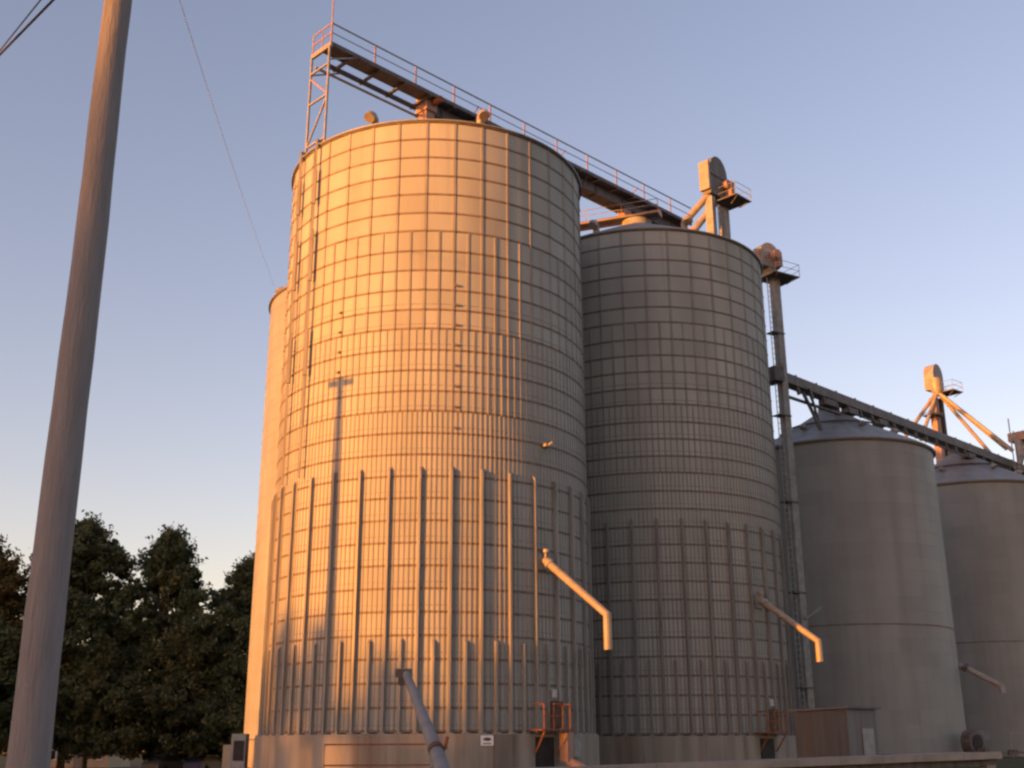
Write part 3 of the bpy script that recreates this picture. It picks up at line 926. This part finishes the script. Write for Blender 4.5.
ag = thing('grain_auger', 'blurry blue-grey auger tube slanting up before the bin foundation', 'auger', (-1.7, 37.0, 0))
a_top, a_mid, a_low = Vector((-4.15, 45.6, 4.55)), Vector((-2.72, 39.9, 2.05)), Vector((-1.86, 36.4, .35))
MB().tube([a_top, a_mid], [.155, .215], 16).build('upper_tube', M['augergrey'], ag, smooth=40)
MB().tube([a_mid, a_low], [.235, .27], 16).build('lower_tube', M['augergrey'], ag, smooth=40)
dA = (a_mid - a_top).normalized()
MB().tube([a_mid + dA * .75, a_mid + dA * 1.0], .265, 16).build('clamp_band', M['darkrust'], ag, smooth=40)
MB().tube([a_mid + dA * .8 + Vector((.3, .1, .0)), a_mid + dA * .8 + Vector((.36, .1, .4))], .06, 8).build('crank', M['rust'], ag)
hh = MB()
hh.box(a_top + Vector((-.10, .05, .02)), (.62, .5, .30), ((1, 0, 0), (0, 1, 0), (0, 0, 1)))
hh.box(a_top + Vector((-.12, .0, -.26)), (.34, .34, .35))
hh.build('spout_hood', M['dark'], ag)
for s in (-1, 1):
    MB().tube([a_mid.lerp(a_low, .3), Vector((-2.2 + s * .9, 38.5, .35))], .06, 8).build('undercarriage_strut', M['grey'], ag)
    w = MB().tube([Vector((-2.2 + s * .85, 38.5, .35)), Vector((-2.2 + s * 1.07, 38.5, .35))], .35, 20).build('wheel', M['tyre'], ag, smooth=40)
MB().tube([Vector((-3.2, 38.5, .35)), Vector((-1.2, 38.5, .35))], .05, 8).build('axle', M['grey'], ag)
hb = MB()
hb.box(a_low + Vector((.1, -.35, -.02)), (1.0, 1.1, .5))
hb.build('intake_hopper', M['grey'], ag)

def fan(loc, label, yaw, s, group='aeration fans'):
    o = thing('aeration_fan', label, 'fan', loc, group)
    c = Vector(loc)
    u = Vector((math.cos(yaw), math.sin(yaw), 0)); w = Vector((-math.sin(yaw), math.cos(yaw), 0))
    sp = []
    for k in range(14):
        a = 2 * math.pi * k / 14
        r = s * (.62 + .16 * k / 14)
        sp.append(u * (r * math.cos(a)) + UP * (r * math.sin(a) + s * .85))
    fix_normals(MB().prism(sp, (c - w * .3 * s, c + w * .3 * s)).build('housing', M['dark'], o))
    MB().tube([c - w * .31 * s + UP * s * .85, c - w * .36 * s + UP * s * .85], .42 * s, 16).build('inlet', M['black'], o)
    MB().box(c + u * .75 * s + UP * s * 1.25, (1.0 * s, .5 * s, .5 * s), (u, w, UP)).build('duct', M['trough'], o)
    MB().box(c - w * .62 * s + UP * s * .35, (.5 * s, .5 * s, .4 * s), (u, w, UP)).build('motor', M['dark'], o)
    b = MB()
    for sx in (-.5, .5):
        b.box(c + u * sx * s + UP * .06, (.12, 1.3 * s, .14), (u, w, UP))
    b.box(c + UP * .15, (1.1 * s, .2, .08), (u, w, UP))
    b.build('skid', M['dark'], o)
    return o
# fan and control cabinet at the outer foot of the sunlit bin
cb = thing('control_cabinet', 'blue-grey cabinet with dark front at the outer foot of the sunlit bin', 'cabinet', (-14.6, 63.4, 0))
MB().box((-14.45, 63.4, 1.75), (.75, .8, 1.7)).build('body', M['grey'], cb)
MB().box((-14.42, 62.985, 1.75), (.55, .03, 1.0)).build('front_panel', M['black'], cb)
MB().box((-15.05, 63.6, 1.3), (.5, .7, 1.5)).build('side_box', M['pipe'], cb)
MB().box((-14.6, 63.45, .45), (1.2, .9, .9)).build('plinth', M['slab'], cb)
fan((34.6, 90.6, ground_z(34.6, 90.6)), 'dark fan housing on a skid where the smooth bins meet', .6, 1.35)
ft = thing('valve_stand', 'thin square pipe frame standing on the ground before the farthest smooth bin', 'pipe frame', (38.5, 92.0, 0))
g0 = ground_z(38.5, 92)
fb = MB()
P_ = [Vector((37.9, 91.6, 0)), Vector((39.4, 92.2, 0))]
for p in P_:
    fb.tube([p + UP * (g0 - .1), p + UP * 2.75], .05, 8)
fb.tube([P_[0] + UP * 2.75, P_[1] + UP * 2.75], .05, 8)
fb.tube([P_[0] + UP * 1.5, P_[1] + UP * 1.5], .05, 8)
fb.build('frame', M['grey'], ft)
MB().box(P_[0] + Vector((.0, -.12, 1.35)), (.7, .3, .4)).build('valve', M['dark'], ft)

# ------------------------------------------------------------------ trees
def crown_mesh(name, H, Rw, zb, seed, nclump, nleaf, mat, top=.75, leaf=.30, fine=1.0):
    g = np.random.default_rng(seed)
    V, F = [], []
    cnt = 0
    centres = []
    lob = g.uniform(0, 6.28, 3)
    for i in range(nclump):
        t = g.uniform(0, 1) ** .85
        z = zb + (H - zb) * t
        env = Rw * (math.sin(math.pi * min(1, (t * .86 + .14)) ** top) ** .75) * (1 + .22 * math.sin(5 * t * 3 + lob[0]))
        a = g.uniform(0, 2 * math.pi)
        r = env * math.sqrt(g.uniform(.10, 1)) * (1 + .32 * math.sin(2 * a + lob[1] + 5 * t))
        c = np.array([r * math.cos(a), r * math.sin(a), z])
        cr = g.uniform(.7, 1.5) * (1.1 - .45 * t) * Rw / 5.5 * fine
        centres.append(c)
        n = int(nleaf * cr ** 1.5)
        p = g.normal(size=(n, 3))
        p /= np.linalg.norm(p, axis=1)[:, None]
        p = p * (g.uniform(0, 1, (n, 1)) ** .5) * cr * np.array([1.15, 1.15, .72]) + c
        u = g.normal(size=(n, 3)); u /= np.linalg.norm(u, axis=1)[:, None]
        w = g.normal(size=(n, 3)); w -= (w * u).sum(1)[:, None] * u; w /= np.linalg.norm(w, axis=1)[:, None]
        s = g.uniform(.6, 1.25, (n, 1)) * leaf
        q = np.stack([p - u * s, p + w * s * .45, p + u * s, p - w * s * .45], 1).reshape(-1, 3)
        V.append(q)
        F.append(np.arange(cnt, cnt + 4 * n).reshape(-1, 4))
        cnt += 4 * n
    if fine < 1:                                  # loose twigs that stick out of the crown
        for i in range(260):
            t = g.uniform(.08, 1)
            env = Rw * (math.sin(math.pi * min(1, (t * .86 + .14)) ** top) ** .75) * (1 + .22 * math.sin(5 * t * 3 + lob[0]))
            a = g.uniform(0, 2 * math.pi)
            d = np.array([math.cos(a), math.sin(a), g.uniform(.2, 1.6) * (.4 + t)])
            d /= np.linalg.norm(d)
            r = env * g.uniform(.75, 1.08)
            c = np.array([r * math.cos(a), r * math.sin(a), zb + (H - zb) * t])
            n = 26
            p = c + d * g.uniform(0, 1.15, (n, 1)) + g.normal(size=(n, 3)) * .22
            u = g.normal(size=(n, 3)); u /= np.linalg.norm(u, axis=1)[:, None]
            w = g.normal(size=(n, 3)); w -= (w * u).sum(1)[:, None] * u; w /= np.linalg.norm(w, axis=1)[:, None]
            s = g.uniform(.7, 1.2, (n, 1)) * leaf
            V.append(np.stack([p - u * s, p + w * s * .45, p + u * s, p - w * s * .45], 1).reshape(-1, 3))
            F.append(np.arange(cnt, cnt + 4 * n).reshape(-1, 4))
            cnt += 4 * n
    V, F = np.concatenate(V), np.concatenate(F)
    me = bpy.data.meshes.new(name)
    me.from_pydata(V.tolist(), [], F.tolist())
    me.materials.append(mat)
    me.update()
    return me, centres

def make_tree(name, label, cat, loc, H, Rw, zb, seed, nclump, nleaf, mat, trunk_r, group, leaf=.22, top=.75):
    root = thing(name, label, cat, loc, group)
    me, cs = crown_mesh('crown', H, Rw, zb, seed, int(nclump * 2.1), int(nleaf * .95), mat, top, leaf, .66)
    co = bpy.data.objects.new('crown', me)
    C.objects.link(co); co.parent = root
    g = random.Random(seed)
    b = MB()
    pts = [Vector((g.uniform(-.12, .12) * k, g.uniform(-.12, .12) * k, H * .92 * k / 7)) for k in range(8)]
    pts[0] = Vector((0, 0, -.3))
    b.tube(pts, [trunk_r * (1 - .12 * k) for k in range(8)], 9)
    for c in cs[::5]:
        z0 = max(zb * .7, c[2] * g.uniform(.55, .8))
        b.tube([(0, 0, z0), (c[0] * .5, c[1] * .5, z0 + (c[2] - z0) * .35), tuple(c)], [trunk_r * .32, trunk_r * .18, .03], 5, cap=False)
    t = MB(); t = b
    me2 = bpy.data.meshes.new('trunk')
    me2.from_pydata([tuple(p) for p in b.v], [], b.f)
    me2.materials.append(M['bark']); me2.update()
    to = bpy.data.objects.new('trunk', me2)
    C.objects.link(to); to.parent = root
    return root

TR = 'trees beyond the pole'
make_tree('cottonwood_tree', 'tall dark tree half hidden by the wooden pole', 'tree', (-40.8, 108.5, 0), 22.6, 6.6, 2.6, 11, 230, 330, M['leaf'], .38, TR)
make_tree('cottonwood_tree', 'warm-tinted broad tree cut off by the picture edge, outside the pole', 'tree', (-49.0, 106.0, 0), 20.3, 7.2, 2.6, 12, 230, 330, M['leaf2'], .38, TR)
make_tree('cottonwood_tree', 'pointed dark tree standing alone in the gap between pole and bins', 'tree', (-33.4, 111.5, 0), 22.0, 6.4, 2.6, 13, 220, 330, M['leaf'], .36, TR)
make_tree('cottonwood_tree', 'dark tree whose crown runs behind the hidden bin', 'tree', (-25.3, 113.5, 0), 19.6, 6.6, 2.6, 14, 220, 330, M['leaf'], .34, TR)
BR = 'bushy trees under the tall trees'
for i, (x, y, h, r, lb) in enumerate(((-44.5, 101.5, 11.5, 5.2, 'low bushy tree behind the foot of the wooden pole'), (-37.0, 104.0, 10.5, 4.8, 'low bushy tree below the gap between the two tallest crowns'),
                                     (-30.0, 106.5, 12.0, 5.0, 'low olive bushy tree under the pointed tree'), (-23.0, 107.5, 11.0, 4.6, 'low bushy tree touching the hidden bin edge'),
                                     (-51.5, 112.0, 13.0, 5.0, 'low warm bushy tree at the picture edge'))):
    make_tree('bushy_tree', lb, 'tree', (x, y, 0), h, r * 1.15, (2.9, 1.2, 1.2, 1.3, 2.4)[i], 30 + i, 150, 300, [M['leaf'], M['leaf3'], M['leaf3'], M['leaf'], M['leaf2']][i], .22, BR, .21, .6)

# house and cars beyond the trees
hs = thing('house', 'cream house glimpsed under the dark trees', 'house', (-52, 143, 0))
hx, hy = -52.0, 146.0
MB().box((hx, hy, 1.25), (8.6, 8, 2.7)).build('wall', M['house'], hs)
fix_normals(MB().prism([Vector((0, -4.6, 0)), Vector((0, 4.6, 0)), Vector((0, 0, 2.2))], ((hx - 4.8, hy, 2.6), (hx + 4.8, hy, 2.6))).build('roof', M['houseroof'], hs))
for dx in (-2.6, 2.9):
    fr = MB().box((hx + dx, hy - 4.03, 1.45), (1.3, .08, 1.2)).build('window', M['white'], hs)
    MB().box((hx + dx, hy - 4.08, 1.45), (1.1, .04, 1.0)).build('pane', M['glass'], fr)
MB().box((hx + .6, hy - 4.03, 1.0), (.95, .08, 2.05)).build('door', M['ply'], hs)

def car(loc, yaw, label, paint, group):
    o = thing('parked_car', label, 'car', loc, group)
    c = Vector(loc); u = Vector((math.cos(yaw), math.sin(yaw), 0)); w = Vector((-math.sin(yaw), math.cos(yaw), 0))
    side = [(-2.2, .35), (2.2, .35), (2.25, .75), (1.3, .95), (-1.9, .98), (-2.25, .8)]
    fix_normals(MB().prism([u * x + UP * z for x, z in side], (c - w * .88, c + w * .88)).build('body', paint, o))
    cab = [(-1.75, .97), (1.15, .95), (.45, 1.44), (-1.2, 1.46)]
    fix_normals(MB().prism([u * x + UP * z for x, z in cab], (c - w * .76, c + w * .76)).build('cabin', M['glass'], o))
    MB().box(c + u * -.38 + UP * 1.47, (1.75, 1.5, .05), (u, w, UP)).build('roof', paint, o)
    for sx in (-1.35, 1.4):
        for sy in (-.80, .80):
            p = c + u * sx + w * sy + UP * .33
            MB().tube([p - w * .11, p + w * .11], .33, 16).build('wheel', M['tyre'], o, smooth=40)
    for sy in (-.6, .6):
        MB().box(c + u * 2.24 + w * sy + UP * .68, (.05, .32, .14), (u, w, UP)).build('headlight', M['white'], o)
    return o
car((-26.6, 104.5, 0), 1.25, 'dark blue car parked in shade under the trees, beside the cabinet', M['carblue'], 'cars parked under the trees')
car((-29.9, 104.0, 0), 1.2, 'silver car parked under the trees alongside the dark blue one', M['carsilver'], 'cars parked under the trees')

# ------------------------------------------------------------------ wires
PW = 'overhead wires crossing the sky corner'
wire('overhead_wire', 'thicker of the dark wires crossing the sky corner', (-19.7, 28.25, 13.5), (-4.55, 10.22, 9.56), .0, .016, M['cable'], group=PW)
wire('overhead_wire', 'thinner dark wire outside the thicker one in the sky corner', (-18.4, 28.84, 14.98), (-4.75, 10.15, 9.42), .0, .009, M['cable'], group=PW)
wire('stay_wire', 'faint pale wire sagging down through the sky to the hidden bin roof', (-8.2, 19.9, 20.5), (-18.3, 81.9, 35.9), .35, .011, M['paleline'])

# ------------------------------------------------------------------ what stands towards the sun, out of frame, and shades the yard
SUN_AZ = Vector((-.8, -.6, 0)); PERP = Vector((.6, -.8, 0))
SUN_EL = 3.6
def shade_pt(q, T):
    base = Vector((-10, 57, 0)) + PERP * (q + 51.6)
    return base + SUN_AZ * T
tl_v, tl_f, off_ = [], [], 0
g = np.random.default_rng(91)
q = -150.0
while q < 30:
    T = g.uniform(150, 178)
    p = shade_pt(q, T)
    base = T * math.tan(R_(SUN_EL))              # height the sun's rays have dropped by when they reach the bins
    if q < -93: h, w_, n_ = g.uniform(25, 30), 5.8, 480
    elif q < -84: h, w_, n_ = g.uniform(8, 12), 4.6, 60
    elif q < -74: h, w_, n_ = g.uniform(1.0, 2.0), 3.8, 60
    elif q < -47: h, w_, n_ = g.uniform(5.4, 9.0), 4.8, 120
    elif q < -41.5: h, w_, n_ = g.uniform(6.2, 6.8), 3.4, 190
    elif q < -22: h, w_, n_ = g.uniform(9.5, 12.5), 4.6, 450
    else: h, w_, n_ = g.uniform(7.4, 9.0), 4.6, 190
    h += base
    me, _ = crown_mesh('shade', h, w_, .3, int(1000 + q * 3), n_, 62, M['leaf'], .3, .36)
    vv = np.empty(len(me.vertices) * 3); me.vertices.foreach_get('co', vv)
    vv = vv.reshape(-1, 3) + np.array(p)
    tl_v.append(vv); tl_f.append(np.arange(off_, off_ + len(vv)).reshape(-1, 4)); off_ += len(vv)
    bpy.data.meshes.remove(me)
    q += g.uniform(2.6, 3.8)
me = bpy.data.meshes.new('woodland')
me.from_pydata(np.concatenate(tl_v).tolist(), [], np.concatenate(tl_f).tolist())
me.materials.append(M['leaf']); me.update()
wd = bpy.data.objects.new('woodland', me); C.objects.link(wd)
tag(wd, 'row of trees shading the yard from the low sun', 'woodland', kind='stuff')
# the tall pole whose long shadow lies on the sunlit bin
psh = Vector((-9.2, 57.2, 0)) + SUN_AZ * 20
yp = thing('utility_pole', 'tall slim pole whose shadow falls on the sunlit bin', 'utility pole', psh)
MB().tube([psh - UP * .4, psh + UP * 21.7], [.36, .20], 14).build('shaft', M['wood'], yp, smooth=40)
MB().box(psh + UP * 21.4, (.3, 1.5, .35), (SUN_AZ, PERP, UP)).build('crossarm', M['wood'], yp)

# ------------------------------------------------------------------ sky, sun, camera
w = bpy.data.worlds.new('World'); scene.world = w; w.use_nodes = True
nt = w.node_tree
bg = nt.nodes['Background']
sky = node(nt, 'ShaderNodeTexSky', sky_type='NISHITA')
sky.sun_disc = False
sky.sun_elevation = R_(SUN_EL)
sun_dir = Vector((SUN_AZ.x * math.cos(R_(SUN_EL)), SUN_AZ.y * math.cos(R_(SUN_EL)), math.sin(R_(SUN_EL))))
sky.sun_rotation = math.atan2(SUN_AZ.x, SUN_AZ.y) % (2 * math.pi)
sky.altitude = 200
sky.air_density = 1.0
sky.dust_density = 1.2
sky.ozone_density = 1.6
tint = node(nt, 'ShaderNodeMix', data_type='RGBA', blend_type='MULTIPLY')
tint.inputs['Factor'].default_value = 1.0
tint.inputs[7].default_value = (1.46, 1.0, .985, 1)
nt.links.new(sky.outputs['Color'], tint.inputs[6])
nt.links.new(tint.outputs[2], bg.inputs['Color'])
bg.inputs['Strength'].default_value = .15
sl = bpy.data.lights.new('sun', 'SUN')
sl.energy = 3.6
sl.angle = R_(.6)
sl.color = (1.0, .34, .045)
so_ = bpy.data.objects.new('sun', sl); C.objects.link(so_)
so_.rotation_euler = (-sun_dir).to_track_quat('-Z', 'Y').to_euler()
so_.location = sun_dir * 200

cam = bpy.data.cameras.new('camera')
cam.sensor_width = 36
cam.lens = 1146.2 * 36 / 1024
cam.clip_end = 8000
cam.clip_start = .1
co = bpy.data.objects.new('camera', cam); C.objects.link(co)
pt, rl = .3093, -.0052
fw = Vector((0, math.cos(pt), math.sin(pt))); up0 = Vector((0, -math.sin(pt), math.cos(pt)))
rt = Vector((1, 0, 0)) * math.cos(rl) + up0 * math.sin(rl)
up = Vector((1, 0, 0)) * -math.sin(rl) + up0 * math.cos(rl)
mw = Matrix((rt, up, -fw)).transposed().to_4x4()
mw.translation = (0, 0, 1.7)
co.matrix_world = mw
scene.camera = co
scene.view_settings.view_transform = 'Standard'
scene.view_settings.look = 'None'
scene.view_settings.gamma = 1
scene.view_settings.exposure = 1.7
scene.render.filter_size = 1.5
scene.cycles.filter_width = 2.5
scene.cycles.max_bounces = 5
scene.cycles.use_denoising = True
